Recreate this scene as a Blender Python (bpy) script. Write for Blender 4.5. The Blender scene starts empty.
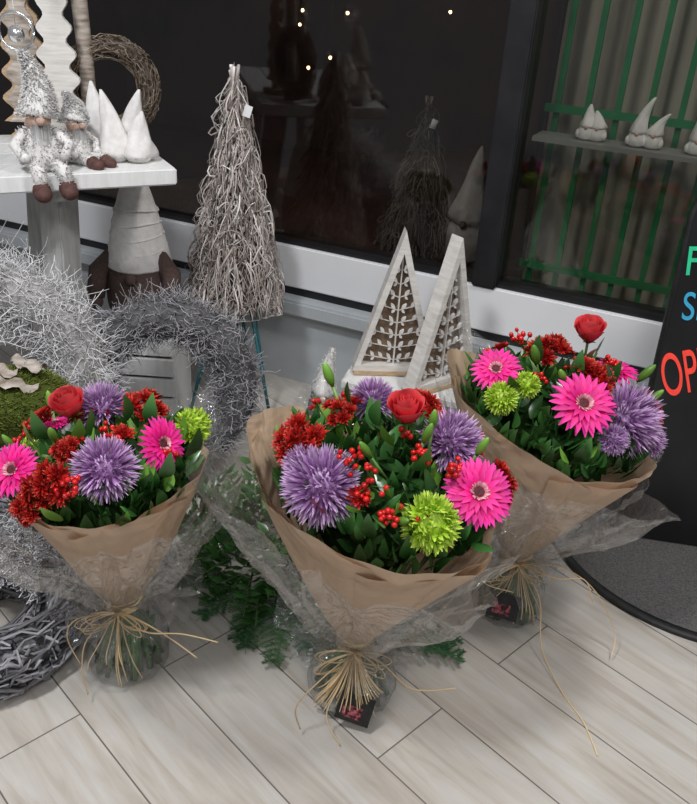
import bpy, math, random
from math import sin, cos, pi, radians, sqrt
from mathutils import Vector, Matrix, Euler
random.seed(7)
rnd=random.random
def ru(a,b): return a+(b-a)*random.random()
COL=bpy.context.scene.collection
try:
    bpy.context.scene.view_settings.view_transform='Standard'
except Exception: pass

# ------------------------------------------------------------ materials
def newmat(name):
    m=bpy.data.materials.new(name); m.use_nodes=True
    nt=m.node_tree; nt.nodes.clear()
    out=nt.nodes.new('ShaderNodeOutputMaterial')
    b=nt.nodes.new('ShaderNodeBsdfPrincipled')
    nt.links.new(b.outputs[0],out.inputs[0])
    return m,nt,b,out
def ramp(nt,stops,src):
    r=nt.nodes.new('ShaderNodeValToRGB')
    e=r.color_ramp.elements
    while len(e)<len(stops): e.new(0.5)
    for i,(p,c) in enumerate(stops):
        e[i].position=p; e[i].color=(c[0],c[1],c[2],1)
    nt.links.new(src,r.inputs[0]); return r
def noise(nt,scale,detail=4,vec=None,rough=0.6):
    n=nt.nodes.new('ShaderNodeTexNoise'); n.inputs['Scale'].default_value=scale
    n.inputs['Detail'].default_value=detail; n.inputs['Roughness'].default_value=rough
    if vec is not None: nt.links.new(vec,n.inputs['Vector'])
    return n
def bump(nt,b,src,strength=0.3,dist=0.01):
    n=nt.nodes.new('ShaderNodeBump'); n.inputs['Strength'].default_value=strength
    n.inputs['Distance'].default_value=dist
    nt.links.new(src,n.inputs['Height']); nt.links.new(n.outputs[0],b.inputs['Normal']); return n
def texco(nt,sc=(1,1,1),rot=(0,0,0),loc=(0,0,0)):
    t=nt.nodes.new('ShaderNodeTexCoord'); m=nt.nodes.new('ShaderNodeMapping')
    nt.links.new(t.outputs['Object'],m.inputs['Vector'])
    m.inputs['Scale'].default_value=sc; m.inputs['Rotation'].default_value=rot; m.inputs['Location'].default_value=loc
    return m.outputs[0]
def mat_noise(name,c0,c1,scale=20,rough=0.7,bmp=0.2,bd=0.003,sc=(1,1,1),detail=5,lo=0.3,hi=0.7,metal=0,spec=0.4):
    m,nt,b,o=newmat(name); v=texco(nt,sc)
    n=noise(nt,scale,detail,v); r=ramp(nt,[(lo,c0),(hi,c1)],n.outputs[0])
    nt.links.new(r.outputs[0],b.inputs['Base Color'])
    b.inputs['Roughness'].default_value=rough; b.inputs['Metallic'].default_value=metal
    b.inputs['Specular IOR Level'].default_value=spec
    if bmp: bump(nt,b,n.outputs[0],bmp,bd)
    return m
def mat_pt(name,stops,rough=0.5,var=0.35,spec=0.4,trans=0.0):
    """gradient along each petal (attribute pt.x) with per-petal value variation (pt.y)"""
    m,nt,b,o=newmat(name)
    a=nt.nodes.new('ShaderNodeAttribute'); a.attribute_name='pt'
    s=nt.nodes.new('ShaderNodeSeparateColor'); nt.links.new(a.outputs['Color'],s.inputs[0])
    r=ramp(nt,stops,s.outputs[0])
    h=nt.nodes.new('ShaderNodeHueSaturation')
    mr=nt.nodes.new('ShaderNodeMapRange'); mr.inputs['To Min'].default_value=1-var; mr.inputs['To Max'].default_value=1+var
    nt.links.new(s.outputs[1],mr.inputs['Value']); nt.links.new(mr.outputs[0],h.inputs['Value'])
    nt.links.new(r.outputs[0],h.inputs['Color']); nt.links.new(h.outputs[0],b.inputs['Base Color'])
    b.inputs['Roughness'].default_value=rough; b.inputs['Specular IOR Level'].default_value=spec
    if trans:
        t=nt.nodes.new('ShaderNodeBsdfTranslucent'); nt.links.new(h.outputs[0],t.inputs['Color'])
        mx=nt.nodes.new('ShaderNodeMixShader'); mx.inputs[0].default_value=trans
        nt.links.new(b.outputs[0],mx.inputs[1]); nt.links.new(t.outputs[0],mx.inputs[2]); nt.links.new(mx.outputs[0],o.inputs[0])
    return m
def mat_emit(name,c,s):
    m,nt,b,o=newmat(name); v=texco(nt); n=noise(nt,40,2,v)
    r=ramp(nt,[(0.3,[x*0.8 for x in c]),(0.7,c)],n.outputs[0])
    nt.links.new(r.outputs[0],b.inputs['Base Color']); nt.links.new(r.outputs[0],b.inputs['Emission Color']); b.inputs['Emission Strength'].default_value=s
    return m

M={}
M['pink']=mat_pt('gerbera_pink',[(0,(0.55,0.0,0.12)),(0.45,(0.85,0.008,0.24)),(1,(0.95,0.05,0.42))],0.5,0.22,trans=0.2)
M['pinkpale']=mat_pt('gerbera_inner',[(0,(0.5,0.02,0.1)),(1,(0.95,0.6,0.62))],0.6)
M['gdark']=mat_noise('gerbera_eye',(0.03,0.005,0.01),(0.16,0.03,0.04),300,0.8,0.4,0.002)
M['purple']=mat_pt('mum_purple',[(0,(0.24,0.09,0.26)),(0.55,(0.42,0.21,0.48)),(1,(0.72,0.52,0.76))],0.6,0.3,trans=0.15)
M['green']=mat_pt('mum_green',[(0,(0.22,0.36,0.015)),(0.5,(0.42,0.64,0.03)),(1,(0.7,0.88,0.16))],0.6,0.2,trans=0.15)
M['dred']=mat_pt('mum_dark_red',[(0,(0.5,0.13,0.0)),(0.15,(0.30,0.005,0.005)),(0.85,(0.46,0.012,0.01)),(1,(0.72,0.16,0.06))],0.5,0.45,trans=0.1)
M['coral']=mat_pt('rose_coral',[(0,(0.42,0.01,0.02)),(0.6,(0.80,0.03,0.06)),(1,(0.92,0.14,0.15))],0.45,0.15,trans=0.2)
M['berry']=mat_pt('berry_red',[(0,(0.45,0.005,0.005)),(1,(0.68,0.015,0.015))],0.2,0.25,0.6)
M['leaf']=mat_pt('leaf_dark',[(0,(0.02,0.07,0.012)),(0.5,(0.04,0.135,0.03)),(1,(0.075,0.2,0.05))],0.25,0.6,0.6,trans=0.12)
M['leafl']=mat_pt('leaf_light',[(0,(0.09,0.22,0.02)),(1,(0.22,0.45,0.07))],0.35,0.3,0.5,trans=0.15)
M['leafr']=mat_pt('leaf_red',[(0,(0.3,0.03,0.02)),(1,(0.5,0.05,0.02))],0.35,0.3,0.5)
M['stem']=mat_pt('stem_green',[(0,(0.04,0.10,0.02)),(1,(0.14,0.26,0.07))],0.35,0.6,0.5)
M['fir']=mat_pt('fir_needle',[(0,(0.02,0.08,0.03)),(1,(0.05,0.18,0.07))],0.5,0.5)
M['raffia']=mat_pt('raffia',[(0,(0.6,0.42,0.22)),(1,(0.82,0.63,0.38))],0.55,0.25)
M['twigc']=mat_pt('twig_greybrown',[(0,(0.2,0.155,0.13)),(0.55,(0.46,0.40,0.37)),(1,(0.76,0.72,0.69))],0.8,0.5,0.2)
M['twigd']=mat_pt('twig_reflection_dim',[(0,(0.06,0.045,0.04)),(0.55,(0.14,0.11,0.095)),(1,(0.25,0.21,0.19))],0.8,0.5,0.2)  # darkened twig tone for the cone that stands in for a reflection
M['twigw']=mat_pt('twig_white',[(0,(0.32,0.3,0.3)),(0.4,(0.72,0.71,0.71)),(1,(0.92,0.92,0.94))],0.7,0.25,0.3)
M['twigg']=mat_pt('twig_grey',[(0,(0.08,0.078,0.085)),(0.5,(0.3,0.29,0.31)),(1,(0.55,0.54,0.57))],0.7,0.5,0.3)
M['twigb']=mat_pt('twig_brown',[(0,(0.07,0.045,0.03)),(0.6,(0.2,0.15,0.105)),(1,(0.38,0.32,0.26))],0.8,0.5,0.2)
M['willow']=mat_pt('willow_grey',[(0,(0.14,0.14,0.15)),(1,(0.38,0.37,0.39))],0.6,0.5,0.3)
M['fur']=mat_pt('fur_grey_white',[(0,(0.28,0.27,0.27)),(1,(0.88,0.87,0.85))],0.9,0.35,0.1)
M['moss']=mat_pt('moss',[(0,(0.04,0.06,0.01)),(1,(0.2,0.24,0.05))],0.9,0.5,0.1)
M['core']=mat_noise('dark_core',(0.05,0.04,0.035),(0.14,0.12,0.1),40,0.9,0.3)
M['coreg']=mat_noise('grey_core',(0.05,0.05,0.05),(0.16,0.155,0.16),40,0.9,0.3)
M['corew']=mat_noise('pale_core',(0.25,0.24,0.23),(0.5,0.49,0.48),40,0.9,0.3)
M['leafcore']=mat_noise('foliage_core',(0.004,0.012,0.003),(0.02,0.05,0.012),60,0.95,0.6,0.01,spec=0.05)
M['felt']=mat_noise('felt_brown',(0.055,0.035,0.03),(0.1,0.065,0.055),150,0.95,0.3,0.002)
M['boot']=mat_noise('boot_brown',(0.07,0.03,0.025),(0.13,0.06,0.05),60,0.7,0.2,0.002)
M['cloth']=mat_noise('white_fabric',(0.66,0.64,0.62),(0.86,0.84,0.82),35,0.85,0.5,0.006)
M['clothd']=mat_noise('fabric_reflection_dim',(0.3,0.27,0.26),(0.42,0.39,0.37),35,0.85,0.5,0.006)  # white fabric darkened for the gnome that stands in for a reflection
M['skin']=mat_noise('nose_cloth',(0.5,0.33,0.25),(0.62,0.42,0.33),60,0.8,0.1)
M['whitewood']=mat_noise('whitewashed_wood',(0.60,0.57,0.53),(0.84,0.81,0.77),12,0.6,0.2,0.002,sc=(1,1,8))
M['tablewhite']=mat_noise('table_white_paint',(0.74,0.74,0.73),(0.88,0.88,0.87),8,0.5,0.1,0.002,sc=(8,1,1))
M['legwood']=mat_noise('leg_grey_wood',(0.36,0.36,0.35),(0.56,0.56,0.54),10,0.6,0.2,0.002,sc=(6,6,1))
M['shelfdim']=mat_noise('shelf_reflection_dim',(0.16,0.16,0.15),(0.25,0.25,0.23),10,0.6,0.1)  # dimmed tone for the strip reflected in the right pane
M['ply']=mat_noise('plywood_edge',(0.36,0.24,0.14),(0.6,0.45,0.29),30,0.6,0.1,0.002,sc=(1,1,10))
M['backing']=mat_noise('brown_backing',(0.15,0.1,0.065),(0.27,0.19,0.13),20,0.7,0.1)
M['birch']=mat_noise('birch_bark',(0.2,0.15,0.11),(0.62,0.56,0.5),18,0.8,0.5,0.004,sc=(1,1,5))
M['teal']=mat_noise('teal_metal',(0.03,0.13,0.16),(0.05,0.22,0.25),20,0.4,0.05,metal=0.2)
M['silver']=mat_noise('silver',(0.7,0.7,0.7),(0.9,0.9,0.9),20,0.2,0.05,metal=0.9)
M['wallw']=mat_noise('painted_panel_white',(0.78,0.79,0.81),(0.84,0.85,0.87),4,0.45,0.03)
M['wallg']=mat_noise('painted_sill_grey',(0.42,0.45,0.47),(0.54,0.57,0.59),5,0.5,0.05)
M['black']=mat_noise('black_frame',(0.008,0.008,0.01),(0.02,0.02,0.022),10,0.4,0.03)
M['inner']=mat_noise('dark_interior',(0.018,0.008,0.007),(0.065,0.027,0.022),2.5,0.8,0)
M['greenbar']=mat_noise('green_bar',(0.012,0.15,0.055),(0.02,0.22,0.08),15,0.4,0.05)
M['screen']=mat_noise('beige_screen',(0.22,0.205,0.165),(0.42,0.395,0.33),5,0.8,0.2,0.01,sc=(1,1,0.4))
M['card']=mat_noise('label_black',(0.01,0.01,0.01),(0.03,0.03,0.03),60,0.35,0)
M['cardpic']=mat_noise('label_picture',(0.03,0.005,0.01),(0.5,0.12,0.14),110,0.4,0,lo=0.45,hi=0.65)
M['tag']=mat_noise('paper_tag',(0.75,0.75,0.75),(0.88,0.88,0.88),40,0.6,0)
M['mat']=mat_noise('mat_grey',(0.07,0.07,0.07),(0.19,0.185,0.18),220,0.95,0.4,0.003)
M['rubber']=mat_noise('rubber_black',(0.01,0.01,0.01),(0.025,0.025,0.025),40,0.5,0.1)
M['board']=mat_noise('sign_black',(0.008,0.008,0.009),(0.016,0.016,0.018),6,0.35,0.02)
M['nred']=mat_emit('neon_red',(0.85,0.06,0.04),0.4)
M['ngreen']=mat_emit('neon_green',(0.03,0.6,0.3),0.15)
M['nblue']=mat_emit('neon_blue',(0.05,0.4,0.65),0.15)
M['bulb']=mat_emit('warm_bulb',(1.0,0.6,0.25),30)

def mat_kraft():
    m,nt,b,o=newmat('kraft_paper'); v=texco(nt)
    n=noise(nt,7,5,v); 
    r=ramp(nt,[(0.3,(0.60,0.42,0.28)),(0.7,(0.74,0.55,0.40))],n.outputs[0])
    nt.links.new(r.outputs[0],b.inputs['Base Color']); b.inputs['Roughness'].default_value=0.7
    n3=noise(nt,10,2,v,0.4); n3.inputs['Distortion'].default_value=1.0
    bump(nt,b,n3.outputs[0],0.8,0.02)
    t=nt.nodes.new('ShaderNodeBsdfTranslucent'); t.inputs['Color'].default_value=(0.65,0.46,0.3,1)
    mx=nt.nodes.new('ShaderNodeMixShader'); mx.inputs[0].default_value=0.2
    nt.links.new(b.outputs[0],mx.inputs[1]); nt.links.new(t.outputs[0],mx.inputs[2]); nt.links.new(mx.outputs[0],o.inputs[0])
    return m
M['kraft']=mat_kraft()
def mat_cello(name,fmin,fmax,milky):
    m,nt,b,o=newmat(name); nt.nodes.remove(b); v=texco(nt)
    n=noise(nt,20,3,v,0.5); n.inputs['Distortion'].default_value=2.0
    bp=nt.nodes.new('ShaderNodeBump'); bp.inputs['Strength'].default_value=1.0; bp.inputs['Distance'].default_value=0.014
    nt.links.new(n.outputs[0],bp.inputs['Height'])
    g=nt.nodes.new('ShaderNodeBsdfGlossy'); g.inputs['Roughness'].default_value=0.13; nt.links.new(bp.outputs[0],g.inputs['Normal'])
    t=nt.nodes.new('ShaderNodeBsdfTransparent'); t.inputs['Color'].default_value=(0.98,0.985,0.985,1)
    d=nt.nodes.new('ShaderNodeBsdfTranslucent'); d.inputs['Color'].default_value=(0.9,0.92,0.95,1)
    d2=nt.nodes.new('ShaderNodeBsdfDiffuse'); d2.inputs['Color'].default_value=(0.9,0.92,0.95,1)
    md=nt.nodes.new('ShaderNodeMixShader'); md.inputs[0].default_value=0.5; nt.links.new(d.outputs[0],md.inputs[1]); nt.links.new(d2.outputs[0],md.inputs[2])
    mt=nt.nodes.new('ShaderNodeMixShader'); mt.inputs[0].default_value=milky; nt.links.new(t.outputs[0],mt.inputs[1]); nt.links.new(md.outputs[0],mt.inputs[2])
    lw=nt.nodes.new('ShaderNodeLayerWeight'); lw.inputs['Blend'].default_value=0.35; nt.links.new(bp.outputs[0],lw.inputs['Normal'])
    mr=nt.nodes.new('ShaderNodeMapRange'); mr.inputs['To Min'].default_value=fmin; mr.inputs['To Max'].default_value=fmax
    nt.links.new(lw.outputs['Facing'],mr.inputs['Value'])
    mx=nt.nodes.new('ShaderNodeMixShader'); nt.links.new(mr.outputs[0],mx.inputs[0])
    nt.links.new(mt.outputs[0],mx.inputs[1]); nt.links.new(g.outputs[0],mx.inputs[2]); nt.links.new(mx.outputs[0],o.inputs[0])
    return m
M['cello']=mat_cello('cellophane_clear',0.06,0.44,0.05)
M['cellobag']=mat_cello('cellophane_bag',0.06,0.45,0.04)
def mat_glass():
    m,nt,b,o=newmat('window_glass'); nt.nodes.remove(b); v=texco(nt); n=noise(nt,1.5,2,v)
    g=nt.nodes.new('ShaderNodeBsdfGlossy'); g.inputs['Roughness'].default_value=0.03
    bp=nt.nodes.new('ShaderNodeBump'); bp.inputs['Strength'].default_value=0.05; nt.links.new(n.outputs[0],bp.inputs['Height']); nt.links.new(bp.outputs[0],g.inputs['Normal'])
    t=nt.nodes.new('ShaderNodeBsdfTransparent'); t.inputs['Color'].default_value=(0.8,0.8,0.78,1)
    mx=nt.nodes.new('ShaderNodeMixShader'); mx.inputs[0].default_value=0.05
    nt.links.new(t.outputs[0],mx.inputs[1]); nt.links.new(g.outputs[0],mx.inputs[2]); nt.links.new(mx.outputs[0],o.inputs[0])
    return m
M['glass']=mat_glass()
def mat_floor():
    m,nt,b,o=newmat('wood_look_tile'); v=texco(nt,rot=(0,0,radians(45)),loc=(1.15,-0.077+1.9,0))
    br=nt.nodes.new('ShaderNodeTexBrick'); nt.links.new(v,br.inputs['Vector'])
    br.offset=0.5; br.offset_frequency=2
    for k,val in {'Scale':1,'Mortar Size':0.0018,'Mortar Smooth':0.3,'Bias':0.0,'Brick Width':0.92,'Row Height':0.19}.items(): br.inputs[k].default_value=val
    br.inputs['Color1'].default_value=(0.0,0,0,1); br.inputs['Color2'].default_value=(1,1,1,1); br.inputs['Mortar'].default_value=(0.5,0.5,0.5,1)
    mp=nt.nodes.new('ShaderNodeMapping'); mp.inputs['Scale'].default_value=(1.3,13,1); nt.links.new(v,mp.inputs['Vector'])
    off=nt.nodes.new('ShaderNodeVectorMath'); off.operation='ADD'; nt.links.new(mp.outputs[0],off.inputs[0])
    sc=nt.nodes.new('ShaderNodeVectorMath'); sc.operation='SCALE'; sc.inputs['Scale'].default_value=9; nt.links.new(br.outputs['Color'],sc.inputs[0]); nt.links.new(sc.outputs[0],off.inputs[1])
    n=noise(nt,2.2,8,off.outputs[0],0.6); n.inputs['Distortion'].default_value=0.9
    r=ramp(nt,[(0.25,(0.45,0.395,0.33)),(0.5,(0.60,0.56,0.505)),(0.78,(0.70,0.685,0.655))],n.outputs[0])
    n2=noise(nt,3.0,3,v); r2=ramp(nt,[(0.3,(0.83,0.83,0.825)),(0.7,(1.0,1.0,1.0))],n2.outputs[0])
    mu=nt.nodes.new('ShaderNodeMix'); mu.data_type='RGBA'; mu.blend_type='MULTIPLY'; mu.inputs[0].default_value=1
    nt.links.new(r.outputs[0],mu.inputs[6]); nt.links.new(r2.outputs[0],mu.inputs[7])
    mo=nt.nodes.new('ShaderNodeMix'); mo.data_type='RGBA'; nt.links.new(br.outputs['Fac'],mo.inputs[0]); nt.links.new(mu.outputs[2],mo.inputs[6]); mo.inputs[7].default_value=(0.17,0.145,0.125,1)
    nt.links.new(mo.outputs[2],b.inputs['Base Color']); b.inputs['Roughness'].default_value=0.34
    sub=nt.nodes.new('ShaderNodeMath'); sub.operation='SUBTRACT'; nt.links.new(n.outputs[0],sub.inputs[0]); nt.links.new(br.outputs['Fac'],sub.inputs[1])
    bump(nt,b,sub.outputs[0],0.25,0.003)
    return m
M['floor']=mat_floor()

# ------------------------------------------------------------ mesh builder
class MB:
    def __init__(s): s.v=[];s.f=[];s.m=[];s.c=[];s.mats=[]
    def mi(s,k):
        if k not in s.mats: s.mats.append(k)
        return s.mats.index(k)
    def add(s,vs,fs,mat,pts=None,r=None):
        o=len(s.v); mi=s.mi(mat)
        if r is None: r=rnd()
        s.v.extend([tuple(p) for p in vs])
        if pts is None: pts=[0.6]*len(vs)
        s.c.extend([(t,r,0,1) for t in pts])
        for f in fs: s.f.append([i+o for i in f]); s.m.append(mi)
    def obj(s,name,parent=None,smooth=True,matrix=None):
        me=bpy.data.meshes.new(name); me.from_pydata(s.v,[],s.f); 
        for k in s.mats: me.materials.append(M[k])
        me.polygons.foreach_set('material_index',s.m)
        me.polygons.foreach_set('use_smooth',[smooth]*len(s.f))
        a=me.attributes.new('pt','FLOAT_COLOR','POINT'); flat=[x for c in s.c for x in c]; a.data.foreach_set('color',flat)
        me.update()
        ob=bpy.data.objects.new(name,me); COL.objects.link(ob)
        if matrix is not None: ob.matrix_world=matrix
        if parent: ob.parent=parent
        return ob
def empty(name,loc=(0,0,0)):
    e=bpy.data.objects.new(name,None); e.empty_display_size=0.05; COL.objects.link(e); e.location=(0,0,0); return e
def frame(n,twist=None):
    n=Vector(n).normalized(); a=Vector((0,0,1)) if abs(n.z)<0.95 else Vector((1,0,0))
    x=a.cross(n).normalized(); y=n.cross(x)
    m=Matrix((x,y,n)).transposed().to_4x4()
    if twist is None: twist=ru(0,2*pi)
    return m@Matrix.Rotation(twist,4,'Z')
def T(p): return Matrix.Translation(Vector(p))
def tube(mb,path,rad,n,mat,r=None,pts=None,cap=True):
    P=[Vector(p) for p in path]; k=len(P)
    if not hasattr(rad,'__len__'): rad=[rad]*k
    vs=[];pp=[]; up=None
    for i in range(k):
        d=(P[min(i+1,k-1)]-P[max(i-1,0)])
        if d.length<1e-9: d=Vector((0,0,1))
        d.normalize()
        if up is None:
            up=d.orthogonal().normalized()
        else:
            up=(up-d*up.dot(d)); 
            up=up.normalized() if up.length>1e-6 else d.orthogonal().normalized()
        w=d.cross(up)
        for j in range(n):
            a=2*pi*j/n; vs.append(P[i]+(up*cos(a)+w*sin(a))*rad[i]); pp.append((pts[i] if pts else i/(k-1)))
    fs=[[i*n+j,i*n+(j+1)%n,(i+1)*n+(j+1)%n,(i+1)*n+j] for i in range(k-1) for j in range(n)]
    if cap and n>3: fs.append(list(range(n))[::-1]); fs.append([(k-1)*n+j for j in range(n)])
    mb.add(vs,fs,mat,pp,r)
def lathe(mb,prof,n,mat,Mx=None,r=None,wob=0,pts=None):
    vs=[];k=len(prof);pp=[]
    for i,(rr,z) in enumerate(prof):
        for j in range(n):
            a=2*pi*j/n; q=rr*(1+wob*sin(3*a+i*0.7)+wob*0.6*sin(7*a+i)); p=Vector((q*cos(a),q*sin(a),z))
            vs.append(Mx@p if Mx else p); pp.append(pts[i] if pts else i/(k-1))
    fs=[[i*n+j,i*n+(j+1)%n,(i+1)*n+(j+1)%n,(i+1)*n+j] for i in range(k-1) for j in range(n)]
    fs.append(list(range(n))[::-1]); fs.append([(k-1)*n+j for j in range(n)])
    mb.add(vs,fs,mat,pp,r)
def ball(mb,c,r,mat,n=8,sc=(1,1,1),Mx=None):
    prof=[(max(1e-4,sin(pi*i/n)),-cos(pi*i/n)) for i in range(n+1)]
    S=T(c)@(Mx if Mx else Matrix())@Matrix.Diagonal((r*sc[0],r*sc[1],r*sc[2],1))
    lathe(mb,prof,n+2,mat,S)
def box(mb,c,s,mat,Mx=None,bev=0.0):
    x,y,z=[q/2 for q in s]; b=min(bev,x*0.9,y*0.9,z*0.9)
    if b<=0: 
        vs=[Vector((i*x,j*y,k*z)) for i in(-1,1) for j in(-1,1) for k in(-1,1)]
        fs=[[0,1,3,2],[4,6,7,5],[0,4,5,1],[2,3,7,6],[0,2,6,4],[1,5,7,3]]
    else:
        import bmesh
        bm=bmesh.new(); bmesh.ops.create_cube(bm,size=1)
        for v in bm.verts: v.co=Vector((v.co.x*2*x,v.co.y*2*y,v.co.z*2*z))
        bmesh.ops.bevel(bm,geom=bm.edges[:],offset=b,segments=2,affect='EDGES')
        bm.verts.index_update(); vs=[v.co.copy() for v in bm.verts]; fs=[[v.index for v in f.verts] for f in bm.faces]; bm.free()
    X=(Mx if Mx else Matrix())@T(c)
    mb.add([X@v for v in vs],fs,mat)
def prism(mb,pts,y0,y1,mat,Mx=None):
    n=len(pts); vs=[Vector((p[0],y0,p[1])) for p in pts]+[Vector((p[0],y1,p[1])) for p in pts]
    if Mx: vs=[Mx@v for v in vs]
    fs=[list(range(n)),list(range(2*n-1,n-1,-1))]+[[j,j+n,(j+1)%n+n,(j+1)%n] for j in range(n)]
    mb.add(vs,fs,mat)
def petal(mb,Mx,L,W,mat,segs=4,curl=0.0,cup=0.15,shape=0.7,r=None,tip=0.0):
    """petal along +Y, lying in XY, curl bends toward +Z"""
    vs=[];pp=[]
    for i in range(segs+1):
        t=i/segs
        w=W*0.5*max(0.06,sin(pi*min(1,(t**shape)*0.97+0.0)))
        if i==0: w=W*0.12
        ang=curl*t; 
        y=L*t*cos(ang*0.6); z=L*t*sin(ang*0.6)
        for sx in (-1,0,1):
            vs.append(Mx@Vector((sx*w,y,z+abs(sx)*w*cup))); pp.append(t)
    fs=[]
    for i in range(segs):
        for j in range(2):
            a=i*3+j; fs.append([a,a+1,a+4,a+3])
    mb.add(vs,fs,mat,pp,r)
RX=lambda a:Matrix.Rotation(a,4,'X')
RZ=lambda a:Matrix.Rotation(a,4,'Z')
RY=lambda a:Matrix.Rotation(a,4,'Y')
def gerbera(mb,pos,nrm,r):
    F=T(pos)@frame(nrm)
    for n,l,el,w in ((24,1.0,4,0.25),(24,0.93,11,0.23),(16,0.6,22,0.18)):
        o=rnd()
        for k in range(n):
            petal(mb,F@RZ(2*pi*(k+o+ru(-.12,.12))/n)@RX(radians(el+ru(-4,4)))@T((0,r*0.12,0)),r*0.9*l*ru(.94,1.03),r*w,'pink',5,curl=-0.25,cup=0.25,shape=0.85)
    for k in range(44):
        petal(mb,F@RZ(2*pi*k/44)@T((0,r*0.12,r*0.05))@RX(radians(45+ru(-15,15))),r*0.2,r*0.06,'pinkpale',2)
    lathe(mb,[(r*0.17,-0.002),(r*0.17,r*0.07),(r*0.13,r*0.11),(r*0.06,r*0.10),(0.0005,r*0.09)],16,'gdark',F)
def mum(mb,pos,nrm,r,mat,n=170,w=0.11,spread=1.75,bend=0.5,inner=0.3):
    F=T(pos)@frame(nrm)
    ga=pi*(3-sqrt(5))
    for k in range(n):
        t=(k+0.5)/n; pol=spread*sqrt(t)
        l=r*(0.62+0.38*min(1,t*1.6))*ru(.86,1.06)
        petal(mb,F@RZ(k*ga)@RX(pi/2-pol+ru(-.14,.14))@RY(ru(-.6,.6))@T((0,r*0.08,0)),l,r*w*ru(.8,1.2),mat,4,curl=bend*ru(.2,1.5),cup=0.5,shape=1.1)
    ball(mb,F@Vector((0,0,0)),r*inner,mat,6)
def pompom(mb,pos,nrm,r,mat,n,w,bend=0.8,start=.42,lo=.48,hi=.64):
    """round, densely packed chrysanthemum head: an even ball of narrow incurved florets"""
    F=T(pos)@frame(nrm)
    ga=pi*(3-sqrt(5))
    for k in range(n):
        t=(k+0.5)/n; pol=math.acos(1-1.35*t)
        l=r*ru(lo,hi)
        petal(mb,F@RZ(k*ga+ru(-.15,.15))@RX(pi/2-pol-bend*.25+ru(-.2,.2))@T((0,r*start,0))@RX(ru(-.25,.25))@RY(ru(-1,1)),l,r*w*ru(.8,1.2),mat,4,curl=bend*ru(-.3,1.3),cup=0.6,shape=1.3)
    ball(mb,F@Vector((0,0,0)),r*(start+.16),mat,8)
def rose(mb,pos,nrm,r,mat='coral'):
    F=T(pos)@frame(nrm)
    h=r*2.1
    for j,(n,rj,hj,fl) in enumerate(((2,.2,1.0,0),(3,.34,1.02,0.0),(3,.5,1.0,.03),(4,.66,.95,.1),(5,.8,.86,.28))):
        for k in range(n):
            base=2*pi*k/n+j*0.9; hw=pi/n*1.35; vs=[];pp=[]; A,B=6,7; rr=ru(.95,1.05)
            for b in range(B+1):
                t=b/B
                for a in range(A+1):
                    s=-1+2*a/A; an=base+s*hw*(0.75+0.25*t)
                    R=r*rj*rr*(0.3+0.8*sin(pi*0.62*min(1,t*1.1)))+fl*r*t**4 + r*0.03*s
                    z=h*hj*t*(1-0.2*abs(s)**3*t)-fl*r*0.45*t**5
                    vs.append(F@Vector((R*cos(an),R*sin(an),z-h*0.35))); pp.append(t)
            fs=[[b*(A+1)+a,b*(A+1)+a+1,(b+1)*(A+1)+a+1,(b+1)*(A+1)+a] for b in range(B) for a in range(A)]
            mb.add(vs,fs,mat,pp)
    for k in range(5):
        petal(mb,F@T((0,0,-h*0.36))@RZ(k*2*pi/5)@RX(0.5),r*0.9,r*0.3,'leafl',3)
def berries(mb,pos,nrm,r,n=12):
    F=T(pos)@frame(nrm)
    for k in range(n):
        a=ru(0,2*pi); q=r*sqrt(rnd()); p=F@Vector((q*cos(a),q*sin(a),ru(-.3,.6)*r))
        ball(mb,p,ru(.0042,.0056),'berry',6,(1,1,1.2),frame(nrm))
        tube(mb,[F@Vector((0,0,-r*1.3)),p],0.0012,3,'stem',cap=False)
def bud(mb,pos,nrm,L,w,mat='leafl'):
    F=T(pos)@frame(nrm)
    tube(mb,[F@Vector((0,0,-L*1.6)),F@Vector((0,0,0))],0.0025,4,'stem')
    lathe(mb,[(w*.3,0),(w*.8,L*.2),(w,L*.45),(w*.85,L*.7),(w*.45,L*.92),(w*.05,L)],8,mat,F)
def leaf(mb,pos,d,L,W,mat='leaf',up=None):
    F=frame(d,ru(-.6,.6))
    m=T(pos)@F@Matrix(((1,0,0,0),(0,0,-1,0),(0,1,0,0),(0,0,0,1)))
    m=m@RY(ru(-.5,.5))
    petal(mb,m,L,W,mat,6,curl=ru(-.9,.2),cup=ru(.1,.35),shape=0.75)

# ------------------------------------------------------------ camera
Hc=1.35; th=radians(28); rho=radians(4.0); fpx=820
Fv=Vector((0,cos(th),-sin(th))); R0=Vector((1,0,0)); U0=Vector((0,sin(th),cos(th)))
Rv=R0*cos(rho)+U0*sin(rho); Uv=U0*cos(rho)-R0*sin(rho)
cam=bpy.data.cameras.new('camera'); co=bpy.data.objects.new('camera',cam); COL.objects.link(co)
mm=Matrix((Rv,Uv,-Fv)).transposed().to_4x4(); mm.translation=Vector((0,0,Hc)); co.matrix_world=mm
cam.sensor_fit='VERTICAL'; cam.sensor_height=24; cam.lens=fpx/804*24; cam.clip_start=0.05
bpy.context.scene.camera=co

# ------------------------------------------------------------ floor
mb=MB(); mb.add([(-3,-1.5,0),(3.5,-1.5,0),(3.5,5.5,0),(-3,5.5,0)],[[0,1,2,3]],'floor'); mb.obj('floor',smooth=False)

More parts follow.
